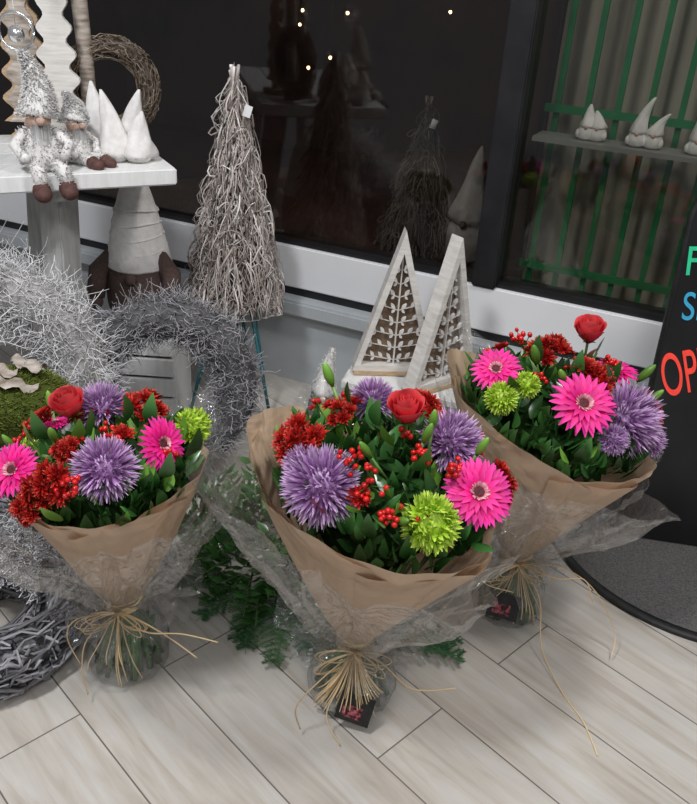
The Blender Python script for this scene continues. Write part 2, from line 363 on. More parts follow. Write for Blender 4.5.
# ------------------------------------------------------------ shop front wall (local x along wall, y into shop)
W=T((-0.252,2.70,0))@RZ(radians(-23.7))
def wbox(mb,x0,x1,y0,y1,z0,z1,mat,bev=0): box(mb,((x0+x1)/2,(y0+y1)/2,(z0+z1)/2),(x1-x0,y1-y0,z1-z0),mat,None,bev)
mb=MB()
wbox(mb,-2.2,2.3,0.0,0.14,0.0,0.27,'wallg')
wbox(mb,-2.2,2.3,-0.05,0.14,0.27,0.325,'wallg',0.008)
wbox(mb,-2.2,2.3,0.012,0.14,0.325,0.355,'black')
wbox(mb,-2.2,2.3,0.0,0.14,0.355,0.50,'wallw',0.004)
wbox(mb,-2.2,2.3,0.0,0.14,2.1,2.7,'wallw')
mb.obj('wall_back',smooth=False,matrix=W)
mb=MB()
for x in (-1.7,0.665,2.2): wbox(mb,x,x+0.075,-0.01,0.10,0.50,2.1,'black',0.004)
wbox(mb,-1.7,2.27,0.015,0.1,0.5,0.515,'black'); wbox(mb,-1.7,2.27,0.015,0.1,2.06,2.1,'black')
fr=mb.obj('trim_1',smooth=False,matrix=W)
def pane(name,x0,x1):
    mb=MB(); wbox(mb,x0,x1,0.045,0.051,0.515,2.06,'glass'); return mb.obj(name,smooth=False,matrix=W)
pane('window_1',-1.625,0.665); pane('window_2',0.74,2.2)
def wall1(name,*a):
    mb=MB(); wbox(mb,*a); mb.obj(name,smooth=False,matrix=W)
wall1('wall_shop_rear',-2.2,0.70,1.9,1.95,0,2.7,'inner')
wall1('wall_shop_left',-2.25,-2.2,0.14,1.95,0,2.7,'inner')
wall1('wall_shop_partition',0.70,0.73,0.14,1.9,0,2.7,'inner')
wall1('wall_shop_right',2.3,2.33,0.0,1.95,0,2.7,'inner')
wall1('floor_shop',-2.2,0.7,0.14,1.9,0.38,0.42,'inner')
wall1('ceiling_shop',-2.2,2.3,0.14,1.95,2.7,2.75,'inner')
mb=MB()
for (x,y,z) in ((-.29,1.0,1.175),(-.50,1.0,1.17),(-.35,.98,1.0),(-.62,1.2,1.1),(-.41,.9,.96),(.05,1.3,1.2),(.45,1.2,1.17)):
    ball(mb,(x,y,z),0.0060,'bulb',6); tube(mb,[(x,y,z+0.006),(x,y,2.7)],0.001,3,'black')
mb.obj('string_lights',matrix=W)
mb=MB()
vs=[];n=90
for i in range(n+1):
    x=.74+1.50*i/n; y=.36+.018*sin(x*38)+.008*sin(x*91)
    for z in(.3,2.2): vs.append((x,y,z))
mb.add(vs,[[2*i,2*i+2,2*i+3,2*i+1] for i in range(n)],'screen'); mb.obj('curtain',matrix=W)
mb=MB()
for k in range(16):
    x=0.775+k*0.088; wbox(mb,x,x+0.017,0.24,0.256,0.42,2.2,'greenbar')
for z in (0.515,1.00,1.6): wbox(mb,0.75,2.25,0.225,0.24,z,z+0.022,'greenbar')
mb.obj('green_security_grille',smooth=False,matrix=W)
mb=MB(); wbox(mb,0.76,2.2,0.08,0.20,0.935,0.948,'shelfdim')
mb.obj('shelf_reflection',smooth=False,matrix=W)  # solid shelf stands in for a pale strip reflected in the pane
def hat(mb,base,r,h,mat,lean=(0,0),n=16,wr=1.0):
    k=12
    vs=[];pp=[]
    for i in range(k+1):
        t=i/k; rr=r*(1-t)**0.85*(1+0.06*sin(9*t))+0.003
        cx=base[0]+lean[0]*t*t; cy=base[1]+lean[1]*t*t
        for j in range(n):
            a=2*pi*j/n; q=rr*(1+wr*(0.08*sin(3*a+4*t)+0.05*sin(5*a-7*t))); vs.append(Vector((cx+q*cos(a),cy+q*sin(a),base[2]+h*t))); pp.append(t)
    fs=[[i*n+j,i*n+(j+1)%n,(i+1)*n+(j+1)%n,(i+1)*n+j] for i in range(k) for j in range(n)]
    fs.append(list(range(n))[::-1]); fs.append([k*n+j for j in range(n)])
    mb.add(vs,fs,mat,pp)
mb=MB()
for (x,h) in ((0.90,.08),(0.93,.06),(1.04,.13),(1.085,.08),(1.2,.14),(1.34,.12),(1.5,.13)):
    lathe(mb,[(0.018,0.949),(0.026,0.955),(0.026,0.975),(0.018,0.99),(.014,.995)],10,'cloth',T((x,0.14,0)))
    hat(mb,(x,0.14,0.985),0.021,h*0.75,'cloth',(ru(-.03,.03),0))
    ball(mb,(x,.118,.984),.006,'skin',6)
    for sx in(-1,1): ball(mb,(x+sx*.022,.13,.965),.008,'cloth',6,(1,1,1.5))
mb.obj('gnome_reflections',matrix=W)  # solid figures stand in for gnomes reflected in the right pane

# ------------------------------------------------------------ bouquets
def bouquet(waist,c,tilt,R,flist,seed,dome,kr_phase,back_tilt=0.0,name='flower_bouquet',bagr=0.082,label=None,strands=(),leafn=320,kf=.95):
    random.seed(seed)
    root=empty(name)
    waist=Vector(waist); c=Vector(c)
    Hd=T(c)@RY(radians(tilt))@RX(radians(back_tilt))
    def onax(v,r,a,z=0):
        rot=RY(radians(tilt*v))@RX(radians(back_tilt*v))
        return waist.lerp(c,v)+rot@Vector((r*cos(a),r*sin(a),z))
    RK=R*kf
    mb=MB(); N=96; K=16; vs=[];pp=[]
    for i in range(K+1):
        t=i/K
        for j in range(N):
            a=2*pi*j/N
            pk=abs(sin(1.5*a+kr_phase))**0.8
            ev=0.96+0.14*pk
            v=t*ev
            r=0.026+(RK*(0.94+0.08*pk)-0.026)*(v**0.97)+ (0.008*sin(9*a+kr_phase)*(1-t)+0.005*sin(5*a+3*t)+0.003*sin(16*a))*min(1,t*5)
            vs.append(onax(v,r,a)); pp.append(t)
    fs=[[i*N+j,i*N+(j+1)%N,(i+1)*N+(j+1)%N,(i+1)*N+j] for i in range(K) for j in range(N)]
    mb.add(vs,fs,'kraft',pp)
    for (a0,a1,ro,vm) in ((-2.75,-1.15,0.006,1.08),(-1.75,-0.1,0.010,1.04),(2.3,3.6,0.006,1.16),(0.2,1.5,0.006,1.06)):
        vs=[];n2=18
        for i in range(K+1):
            t=i/K
            for j in range(n2+1):
                s=j/n2; a=a0+(a1-a0)*s
                v=t*(vm-0.15*abs(2*s-1)**1.2*(1 if s>0.5 else 0.5))
                r=0.030+(RK*0.99+ro-0.030)*(v**0.97)+0.004*sin(12*s+kr_phase)*t+0.003*sin(25*s)*t
                vs.append(onax(v,r,a))
        fs=[[i*(n2+1)+j,i*(n2+1)+j+1,(i+1)*(n2+1)+j+1,(i+1)*(n2+1)+j] for i in range(K) for j in range(n2)]
        mb.add(vs,fs,'kraft')
    mb.obj('kraft_paper_wrap',root)
    mb=MB(); N=110; K=18; vs=[]
    for i in range(K+1):
        t=i/K
        for j in range(N):
            a=2*pi*j/N
            lob=abs(sin(2*a+kr_phase*1.3+0.4))**2.2
            v=t*(0.94+0.22*lob)
            r=0.034+(R*(1.06+0.28*lob)-0.034)*(v**0.8)+(0.012*sin(13*a+5*t)+0.009*sin(7*a-6*t+1)+0.005*sin(29*a))*min(1,t*4)
            vs.append(onax(v,r,a,-0.02*t)+Vector((ru(-1,1),ru(-1,1),ru(-1,1)))*.0035)
    fs=[[i*N+j,i*N+(j+1)%N,(i+1)*N+(j+1)%N,(i+1)*N+j] for i in range(K) for j in range(N)]
    mb.add(vs,fs,'cello'); 
    for rr,zz in ((0.15,0.06),(0.12,-0.03)):
        vs=[];K2=7
        for i in range(K2+1):
            t=i/K2
            for j in range(N):
                a=2*pi*j/N; q=0.03+(rr*(0.7+0.4*abs(sin(1.5*a+seed)))-0.03)*t
                vs.append(waist+Vector((q*cos(a),q*sin(a),zz*t+0.018*sin(8*a+seed)*t+0.012*sin(13*a)*t))+Vector((ru(-1,1),ru(-1,1),ru(-1,1)))*.002)
        fs=[[i*N+j,i*N+(j+1)%N,(i+1)*N+(j+1)%N,(i+1)*N+j] for i in range(K2) for j in range(N)]
        mb.add(vs,fs,'cello')
    mb.obj('cellophane_wrap',root,smooth=False)
    mb=MB(); wz=waist.z; prof=[(0.62,0.0),(0.93,0.006),(1.0,0.12),(1.02,0.25),(0.99,0.4),(0.93,.52),(0.84,0.64),(0.72,.74),(0.58,0.83),(0.42,0.93),(0.34,1.0)]
    vs=[];N=64
    for i,(q,z) in enumerate(prof):
        for j in range(N):
            a=2*pi*j/N; w=1+(0.05*sin(9*a+i)+0.04*sin(14*a-i*2)+0.03*sin(5*a+seed))*(0.3+z)
            rr=q*bagr*w; p=Vector((waist.x,waist.y,0.001)).lerp(waist,z); vs.append(Vector((p.x+rr*cos(a),p.y+rr*sin(a),0.002+z*(wz-0.002)))+Vector((ru(-1,1),ru(-1,1),0))*.002)
    fs=[[i*N+j,i*N+(j+1)%N,(i+1)*N+(j+1)%N,(i+1)*N+j] for i in range(len(prof)-1) for j in range(N)]
    fs.append(list(range(N))[::-1])
    mb.add(vs,fs,'cellobag'); mb.obj('cellophane_water_bag',root,smooth=False)
    mb=MB()
    for k in range(80):
        a=ru(0,2*pi); q=bagr*0.88*sqrt(ru(.25,1)); a2=a+2.2+ru(-.3,.3); q2=0.024*sqrt(rnd())
        p0=Vector((waist.x+q*cos(a),waist.y+q*sin(a),0.008)); p1=waist+Vector((q2*cos(a2),q2*sin(a2),0)); p2=onax(0.75,R*0.5*rnd(),a2)
        mid=p0.lerp(p1,.5)+Vector((cos(a),sin(a),0))*0.018
        tube(mb,[p0,mid,p1,p2],[.0055,.005,.0035,.003],5,'stem')
    for k in range(40):
        a=ru(0,2*pi); q=bagr*0.75*rnd(); leaf(mb,Vector((waist.x+q*cos(a),waist.y+q*sin(a),ru(.02,.08))),(cos(a)*.4,sin(a)*.4,ru(.3,1)),ru(.03,.05),.018,'leaf')
    mb.obj('flower_stems',root)
    fl=MB(); lf=MB()
    def dome_pt(u,v,dz=0):
        q=min(1,(u*u+v*v)/(R*R)); h=dome*sqrt(max(0,1-q))
        return Hd@Vector((u,v,h+dz)), (Hd.to_3x3()@Vector((u*1.0/R,v*1.0/R,0.75))).normalized()
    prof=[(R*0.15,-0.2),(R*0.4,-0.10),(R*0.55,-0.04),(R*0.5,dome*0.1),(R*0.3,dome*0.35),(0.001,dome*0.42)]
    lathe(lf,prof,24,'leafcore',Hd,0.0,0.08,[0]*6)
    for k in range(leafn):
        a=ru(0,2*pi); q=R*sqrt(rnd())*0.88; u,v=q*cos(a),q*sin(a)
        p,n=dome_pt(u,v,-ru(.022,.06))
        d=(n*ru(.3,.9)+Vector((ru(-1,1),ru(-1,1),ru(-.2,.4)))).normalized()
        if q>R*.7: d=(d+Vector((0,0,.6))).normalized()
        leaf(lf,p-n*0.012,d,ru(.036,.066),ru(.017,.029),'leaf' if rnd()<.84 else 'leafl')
    for k in range(190):
        a=ru(0,2*pi); q=RK*ru(.62,.86); p=Hd@Vector((q*cos(a),q*sin(a),ru(-.035,.018)))
        d=Vector((cos(a)*ru(0,.7)+ru(-.5,.5),sin(a)*ru(0,.7)+ru(-.5,.5),ru(.6,1.1)))
        leaf(lf,p,d,ru(.036,.062),ru(.016,.028),'leaf')
    for k in range(12):
        a=ru(0,2*pi); q=R*sqrt(rnd())*0.85; p,n=dome_pt(q*cos(a),q*sin(a),.002)
        if k%3: berries(fl,p,n,.015,6)
        else: mum(fl,p,n,.022,'dred',40,.34,1.5,.35)
    for it in flist:
        kind,u,v,r=it[:4]; dz=it[4] if len(it)>4 else 0
        p,n=dome_pt(u,v,dz+0.012)
        nn=(n+Vector((0,-0.28,0.0))).normalized()
        if len(it)>5: nn=Vector(it[5]).normalized()
        if dz>0.02 and kind not in('bud',): tube(fl,[p-nn*0.1,p],0.003,5,'stem')
        if kind=='G': gerbera(fl,p,nn,r)
        elif kind=='P': pompom(fl,p-nn*r*0.4,nn,r*1.08,'purple',560,0.075,.5,.36,.5,.74)
        elif kind=='V': pompom(fl,p-nn*r*0.4,nn,r*1.04,'green',360,0.13,1.1)
        elif kind=='D':
            for k in range(5):
                a=k*2*pi/5+1; o=r*0.62; F=frame(nn,0); q=p+F@Vector((o*cos(a),o*sin(a),ru(-.012,.006)))
                mum(fl,q,(nn+F@Vector((cos(a),sin(a),0))*0.4),r*0.62,'dred',44,0.3,1.5,0.35)
            mum(fl,p+nn*0.008,nn,r*0.6,'dred',44,0.3,1.5,0.35)
        elif kind=='R': rose(fl,p,nn,r)
        elif kind=='B': berries(fl,p+nn*0.012,nn,r,it[6] if len(it)>6 else 13)
        elif kind=='b': bud(fl,p,nn,r*.9,r*0.16,'leafl')
        elif kind=='L': leaf(fl,p-nn*.012,nn,r*.85,r*0.38,'leafl')
        elif kind=='r': leaf(fl,p,nn,r,r*0.5,'leafr')
        elif kind=='K': leaf(fl,p-nn*.015,nn,r*.8,r*0.36,'leaf')
    fl.obj('flower_heads',root); lf.obj('foliage',root)
    mb=MB()
    for k in range(12):
        z=ru(-.014,.014); q=0.035+ru(0,.004); ti=ru(-.2,.2)
        tube(mb,[waist+Vector((q*cos(a),q*sin(a),z+q*ti*cos(a))) for a in [i*2*pi/20 for i in range(21)]],0.0018,4,'raffia')
    knot=waist+Vector((0,-0.038,0))
    for k in range(10):
        s=-1 if k%2 else 1; L=ru(.04,.085); dz=ru(-.02,.03)
        pts=[]
        for i in range(13):
            t=i/12*2*pi; pts.append(knot+Vector((s*L*(1-cos(t))/2*1.0,-0.012-0.02*sin(t/2),0.016*sin(t)*s+dz*(1-cos(t))/2-0.02*(1-cos(t))/2)))
        tube(mb,pts,0.0013,4,'raffia')
    for k in range(strands[0] if strands else 12):
        a=-pi/2+ru(-.95,.75); L=ru(.45,.9)*waist.z
        pts=[]
        for i in range(9):
            t=i/8; q=0.038+(bagr*1.12-0.038)*min(1,t*1.5)**0.8+0.006*sin(pi*t); aa=-pi/2+(a+pi/2)*(0.25+0.75*t)
            pts.append(Vector((waist.x+q*cos(aa),waist.y+q*sin(aa),max(.006,waist.z-L*t))))
        tube(mb,pts,0.0013,4,'raffia')
    for path in strands[1:]:
        P=[Vector(p) for p in path]; pts=[]
        for i in range(len(P)-1):
            p0=P[max(0,i-1)];p1=P[i];p2=P[i+1];p3=P[min(len(P)-1,i+2)]
            for s in range(6):
                t=s/6; pts.append(0.5*((2*p1)+(-p0+p2)*t+(2*p0-5*p1+4*p2-p3)*t*t+(-p0+3*p1-3*p2+p3)*t**3))
        pts.append(P[-1]); tube(mb,pts,0.0015,4,'raffia')
    mb.obj('raffia_bow',root)
    if label:
        mb=MB(); Lm=T(label[:3])@RZ(radians(label[3]))@RX(radians(-20))@RY(radians(label[4]))
        box(mb,(0,0,0),(0.070,0.002,0.060),'card',Lm); box(mb,(-0.004,-0.0015,-0.008),(0.040,0.001,0.026),'cardpic',Lm)
        mb.obj('gift_label',root,smooth=False)
    return root

mid=[('P',-.134,-.150,.064),('P',.095,-.01,.056,.016),('G',.132,-.112,.062,.012,(.15,-.62,.75)),('V',.0625,-.187,.050),('R',-.012,-.03,.029,.035,(-.1,-.3,1)),
 ('D',-.175,-.06,.042),('B',-.055,-.165,.03,.01),('B',-.085,-.13,.024,.012),('B',-.009,-.195,.022),('B',.075,-.10,.016,.01),('B',.02,-.1,.018,.01),('D',.205,.0,.04),('D',.036,.05,.038,.02),
 ('r',-.115,-.185,.055,.0,(-.3,-.6,.6)),('b',-.14,.02,.055,.05,(-.35,0,.9)),('b',-.06,-.13,.045,.02,(-.5,-.2,.8)),('b',.02,-.09,.05,.03,(.2,-.2,.9)),('b',0,-.20,.045,.0,(.3,-.6,.5)),
 ('L',-.03,-.08,.07,.01,(-.3,-.3,.9)),('b',.035,-.05,.05,.03,(.0,-.2,.9)),('D',.15,.08,.03),('P',-.06,.10,.042,.01),
 ('K',.01,-.14,.08,.0,(-.2,-.6,.6)),('K',-.03,-.20,.07,.0,(.2,-.8,.3)),('K',.15,-.16,.07,-.01,(.4,-.7,.4)),('L',-.06,-.19,.06,-.005,(-.5,-.6,.4)),
 ('D',.17,-.06,.028),('P',-.165,-.11,.035),('b',.12,-.06,.05,.03,(.3,-.2,.9)),('L',-.02,-.17,.05,0,(-.2,-.6,.6)),('L',.0,-.19,.06,.0,(.1,-.8,.5)),
 ('K',-.10,.03,.08,.01,(-.2,-.3,1)),('K',-.06,-.03,.08,.01,(-.1,-.5,.9)),('K',.02,-.12,.08,.01,(.3,-.5,.8)),('D',-.12,.0,.026,.01)]
bouquet((.047,1.25,.150),(.071,1.25,.50),12,.235,mid,3,.145,0.4,bagr=.09,label=(.055,1.148,.055,-8,10),
  strands=(38,[(.05,1.21,.15),(.10,1.16,.17),(.16,1.13,.14),(.24,1.12,.16)],[(.05,1.21,.15),(-.02,1.14,.13),(-.06,1.12,.08),(-.05,1.12,.02)],[(.05,1.21,.15),(.02,1.15,.11),(.0,1.13,.05),(.03,1.10,.006)]),kf=.96)
left=[('R',-.05,.02,.029,.025,(-.1,-.3,1)),('P',-.02,.09,.050,.015),('D',.078,.055,.04,.012),('V',.165,.07,.038,.02),('G',.128,-.045,.05,.0,(.75,-.5,.5)),('P',.042,-.12,.056),
 ('G',-.139,-.08,.052,.01,(-.2,-.7,.7)),('V',-.182,.03,.04,.01),('D',-.055,-.14,.04),('D',-.10,-.15,.03),('B',-.15,.09,.028,.02),('D',-.125,.06,.024,.02),
 ('b',-.125,.1,.05,.03,(-.1,0,1)),('b',-.06,-.05,.05,.0,(0,-.4,.8)),('L',-.11,-.03,.07,.0,(-.4,-.2,.7)),('L',-.02,-.05,.07,.0,(.3,-.3,.8)),('K',.17,-.03,.09,.0,(.5,-.3,.7)),('K',.14,-.1,.08,.0,(.3,-.5,.6)),
 ('K',0,-.03,.08,.0,(.1,-.2,1)),('b',-.15,-.03,.04,.02,(-.4,-.2,.8)),('B',-.16,.0,.02,.01,(0,0,1),7),('D',-.03,-.08,.024),('G',-.12,.09,.028,.0,(-.1,.1,1)),('K',.06,.0,.08,.01,(.2,-.3,1)),('K',-.09,-.03,.08,.01,(-.2,-.5,.9)),('K',.1,-.0,.08,.01,(.1,-.5,.9)),('B',-.0,-.15,.018)]
bouquet((-.435,1.29,.172),(-.436,1.29,.465),-10,.19,left,11,.115,1.6,bagr=.086,leafn=270,kf=.88,
  strands=(7,[(-.435,1.25,.172),(-.37,1.20,.17),(-.29,1.18,.19),(-.22,1.18,.175)],[(-.435,1.25,.172),(-.38,1.2,.2),(-.32,1.19,.17),(-.26,1.17,.14)],[(-.435,1.25,.172),(-.5,1.2,.19),(-.52,1.19,.15),(-.50,1.19,.08)],[(-.43,1.25,.172),(-.48,1.19,.15),(-.49,1.17,.08),(-.48,1.16,.03)]))
right=[('R',.012,.07,.029,.062,(-.1,-.25,1)),('G',-.017,-.14,.066,.012,(.05,-.65,.75)),('G',-.176,-.055,.052,.012,(-.2,-.5,.8)),('G',.105,.07,.050,.02,(.05,-.1,1)),('P',.118,-.09,.074,.005),
 ('V',-.165,-.115,.034),('V',-.12,-.09,.028),('D',-.07,.03,.042,.015),('D',.015,-.045,.044,.012),('D',.2,.03,.038,.02),('D',-.03,.09,.035,.01),('b',.16,.07,.06,.035,(.5,-.1,.8)),('b',-.10,-.04,.06,.01,(-.3,-.3,.8)),
 ('b',-.05,-.09,.05,.01,(-.4,-.4,.7)),('b',.17,.0,.05,.02,(.4,-.2,.7)),('L',.02,.03,.07,.02,(-.1,-.1,1)),('K',-.09,-.16,.08,.0,(-.2,-.8,.3)),('K',-.14,-.1,.07,0,(-.4,-.6,.5)),('K',.08,.0,.08,.01,(.1,-.2,1)),('B',.06,.03,.02,.02),('P',.12,.15,.045),('L',.06,.1,.06,.03,(.3,0,1)),('B',-.12,.04,.02,.02),
 ('K',-.02,-.05,.08,.01,(-.2,-.4,.9)),('D',.17,-.02,.028),('P',.19,-.07,.035),('P',.07,-.16,.03,-.01),('K',-.1,-.02,.08,.01,(-.2,-.4,.9)),('K',.05,-.05,.08,.01,(.1,-.4,.9))]
bouquet((.415,1.54,.165),(.43,1.54,.51),16,.232,right,23,.13,2.5,bagr=.084,label=(.385,1.444,.085,-12,4),leafn=310,kf=.92,
  strands=(12,[(.415,1.50,.165),(.33,1.46,.17),(.30,1.45,.13),(.31,1.45,.1)],[(.415,1.50,.165),(.5,1.45,.20),(.58,1.44,.15),(.64,1.42,.05),(.63,1.38,.01)],[(.415,1.5,.165),(.49,1.45,.17),(.55,1.44,.18),(.58,1.44,.12)],
   [(.415,1.5,.165),(.46,1.44,.12),(.47,1.38,.03),(.50,1.28,.003),(.53,1.2,.003),(.54,1.12,.003)],[(.415,1.5,.165),(.36,1.44,.2),(.33,1.43,.16),(.40,1.44,.13)]))

# ------------------------------------------------------------ twig cone tree on stand
def twigcone(mb,cx,cy,z0,z1,Rb,N,mat='twigc'):
    lathe(mb,[(Rb*.8,z0+.01),(Rb*.85,z0+.05),(Rb*.45,(z0+z1)/2),(.012,z1-.02)],16,'core',T((cx,cy,0)))
    for k in range(N):
        t=rnd()**0.62; zz=z1-(z1-z0)*t; a=ru(0,2*pi)
        L=ru(.05,.16); da=ru(-1.3,1.3)*L*4.5; pts=[]
        cu=ru(-.6,.6); out=ru(0,.034) if rnd()<.35 else ru(0,.012)
        lat=rnd()<.38
        for i in range(7):
            s=i/6; z=zz-L*s*(.25 if lat else 1)+0.02+(.02*sin(5*s+a) if lat else 0); tt=min(1.03,(z1-z)/(z1-z0)); tt=max(tt,0)
            r=Rb*tt+.006+out*sin(pi*s)+.004*sin(9*s+a); aa=a+da*s*(0.4+0.6*s)*min(3,.12/max(r,.03))*.6*(1.6 if lat else 1)+cu*sin(3*s)*.3
            pts.append((cx+r*cos(aa),cy+r*sin(aa),max(z,z0-.015)))
        w_=ru(.0013,.0028) if rnd()<.85 else ru(.003,.0042)
        tube(mb,pts,[w_*(1-.6*i/6) for i in range(7)],4,mat,pts=[min(1,ru(.1,1.0))]*7,cap=False)
    for k in range(16):
        a=ru(0,2*pi); tube(mb,[(cx+.03*cos(a),cy+.03*sin(a),z1-.12),(cx+.008*cos(a),cy+.008*sin(a),z1-.01),(cx+.013*cos(a+.4),cy+.013*sin(a+.4),z1+ru(.01,.025))],[.0045,.0045,.004],5,mat)
random.seed(5)
cx,cy,z0,z1,Rb=-.385,2.46,.385,1.06,.138
mb=MB(); twigcone(mb,cx,cy,z0,z1,Rb,1900)
e=empty('reflected_twig_cone'); mb.obj('twig_cone',e)
mb=MB()
tube(mb,[(cx+.07*cos(a),cy+.07*sin(a),z0-.005) for a in [i*2*pi/24 for i in range(25)]],.005,5,'teal')
for a in (-.55,1.4,3.5): tube(mb,[(cx+.06*cos(a),cy+.06*sin(a),z0),(cx+.15*cos(a),cy+.15*sin(a),.004)],.006,6,'teal'); 
for a in (-.55,1.4,3.5): tube(mb,[(cx+.06*cos(a+.6),cy+.06*sin(a+.6),z0),(cx+.135*cos(a),cy+.135*sin(a),.06)],.004,6,'teal')
mb.obj('metal_stand',e)
mb=MB(); box(mb,(0,0,0),(.022,.002,.032),'tag',T((cx+.045,cy-.05,z1-.09))@RY(.3)); tube(mb,[(cx+.01,cy-.02,z1-.03),(cx+.045,cy-.05,z1-.074)],.0008,3,'tag'); mb.obj('price_tag',e,smooth=False)
p=W@Vector((.284,.5,0)); mb=MB(); twigcone(mb,p.x,p.y,.425,.94,.13,1000,'twigd')  # solid dim cone added in place of the cone's reflection in the glass
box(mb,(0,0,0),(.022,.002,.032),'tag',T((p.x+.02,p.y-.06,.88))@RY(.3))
e=empty('reflected_twig_cone'); mb.obj('twig_cone',e)
p=W@Vector((.49,.45,.42)); e=empty('reflected_hat_gnome'); mb=MB()  # grey gnome added in place of a pale gnome reflection in the glass
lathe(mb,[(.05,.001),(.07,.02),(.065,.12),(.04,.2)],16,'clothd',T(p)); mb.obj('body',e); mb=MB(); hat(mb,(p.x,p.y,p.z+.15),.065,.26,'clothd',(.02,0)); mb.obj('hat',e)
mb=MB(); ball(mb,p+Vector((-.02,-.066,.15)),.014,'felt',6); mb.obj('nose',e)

# ------------------------------------------------------------ wreaths
def wreath(name,c,Rm,rm,rx,yaw,mat,core,n,L,wr,tang=0.5,spread=1.0,seed=1,cr=.62):
    random.seed(seed)
    X=T(c)@RZ(radians(yaw))@RX(radians(rx))
    mb=MB(); N=40;K=10; vs=[]
    for i in range(N):
        a=2*pi*i/N
        for j in range(K):
            b=2*pi*j/K; q=Rm+rm*cr*cos(b); vs.append(X@Vector((q*cos(a),rm*cr*sin(b),q*sin(a))))
    mb.add(vs,[[i*K+j,((i+1)%N)*K+j,((i+1)%N)*K+(j+1)%K,i*K+(j+1)%K] for i in range(N) for j in range(K)],core)
    for k in range(n):
        a=ru(0,2*pi); b=ru(0,2*pi); er=Vector((cos(a),0,sin(a))); et=Vector((-sin(a),0,cos(a))); ey=Vector((0,1,0))
        nn=er*cos(b)+ey*sin(b); p=er*Rm+nn*rm*ru(.5,.85)
        d=(nn*ru(.1,.9)*spread+et*ru(.2,1)*tang*(1 if rnd()<.75 else -1)+Vector((ru(-.6,.6),ru(-.6,.6),ru(-.6,.6)))).normalized()
        l=L*ru(.5,1.1); pts=[];cur=Vector((ru(-1,1),ru(-1,1),ru(-1,1)))*l*.6
        w0=Vector((ru(-1,1),ru(-1,1),ru(-1,1)))*l*.16
        for i in range(6):
            s=i/5; q=p+d*l*s+cur*s*s+w0*sin(s*9)
            if tang>1: 
                ang=math.atan2(q.z,q.x); base=Vector((cos(ang)*Rm,0,sin(ang)*Rm)); dd=q-base
                if dd.length>rm*1.02: q=base+dd.normalized()*rm*ru(.93,1.05)
            pts.append(X@q)
        if min(q.z for q in pts)<0.003: pts=[Vector((q.x,q.y,max(q.z,.003))) for q in pts]
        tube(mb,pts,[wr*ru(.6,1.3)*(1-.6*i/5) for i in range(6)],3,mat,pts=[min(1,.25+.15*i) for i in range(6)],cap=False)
    return mb.obj(name)
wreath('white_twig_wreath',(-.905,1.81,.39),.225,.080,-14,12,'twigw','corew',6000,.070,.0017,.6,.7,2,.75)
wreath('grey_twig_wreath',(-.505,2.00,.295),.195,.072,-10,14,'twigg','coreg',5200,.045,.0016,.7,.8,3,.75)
wreath('brown_vine_wreath',(-.715,2.38,1.012),.105,.032,-3,10,'twigb','core',900,.07,.0018,1.6,.4,4)
wreath('willow_wreath',(-.745,1.31,.072),.15,.066,-88,0,'willow','coreg',560,.15,.006,1.8,.3,5)

mb=MB(); X=T((-.675,1.335,.235))@RZ(.2)@RX(radians(-30))@RY(.15)
vs=[];o=.115;inn=.055
for i in range(10):
    a=pi/2+i*pi/5; q=o if i%2==0 else inn; vs.append(Vector((q*cos(a),0,q*sin(a))))
ring=[v.copy() for v in vs]
vs2=[X@(v+Vector((0,-.012,0))) for v in ring]+[X@(v+Vector((0,.012,0))) for v in ring]+[X@Vector((0,-.035,0)),X@Vector((0,.035,0))]
fs=[[20,i,(i+1)%10] for i in range(10)]+[[21,(i+1)%10+10,i+10] for i in range(10)]+[[i,i+10,(i+1)%10+10,(i+1)%10] for i in range(10)]
mb.add(vs2,fs,'corew')
random.seed(9)
for k in range(1800):
    a=ru(0,2*pi); i=int(((a-pi/2)%(2*pi))/(pi/5)); p0=ring[i];p1=ring[(i+1)%10]; s=rnd();t=sqrt(rnd()); e_=p0.lerp(p1,s); q=e_*t; y=-(.035-(.023)*t)
    d=Vector((ru(-1,1),-ru(.2,.7),ru(-1,1)))*.010
    tube(mb,[X@(q+Vector((0,y,0))),X@(q+Vector((0,y,0))+d),X@(q+Vector((0,y-.002,0))+d*1.5+Vector((ru(-1,1),0,ru(-1,1)))*.005)],.0011,3,'twigw' if rnd()<.5 else 'twigg',cap=False)
mb.obj('decorative_star')

# ------------------------------------------------------------ moss planter
random.seed(12)
e=empty('moss_planter'); mb=MB(); pc=Vector((-.735,1.575,.02))
lathe(mb,[(.085,-.018),(.105,.03),(.115,.2),(.112,.34),(.108,.40),(.10,.40),(.095,.36)],28,'coreg',T(pc))
for k in range(28):
    z=-.01+k*.0146; q=.088+.025*sin(max(0,min(1,z/.25))*pi/2)
    tube(mb,[(pc.x+(q+.004*sin(8*a+k*pi))*cos(a),pc.y+(q+.004*sin(8*a+k*pi))*sin(a),pc.z+z) for a in [i*2*pi/48 for i in range(49)]],.0075,5,'willow',cap=False)
mb.obj('woven_basket',e)
mb=MB()
lathe(mb,[(.107,.375),(.122,.41),(.115,.45),(.08,.48),(.03,.492),(.001,.494)],24,'moss',T(pc),0.2,.06,[.3]*6)
for k in range(3600):
    a=ru(0,2*pi); q=.122*sqrt(rnd()); h=.40+.09*sqrt(max(0,1-(q/.125)**2)); p=pc+Vector((q*cos(a),q*sin(a),h))
    d=Vector((ru(-1,1)+cos(a)*.6,ru(-1,1)+sin(a)*.6,ru(.2,1.2)))*.012
    tube(mb,[p,p+d],[.002,.0006],3,'moss',cap=False)
mb.obj('moss',e)
mb=MB(); 
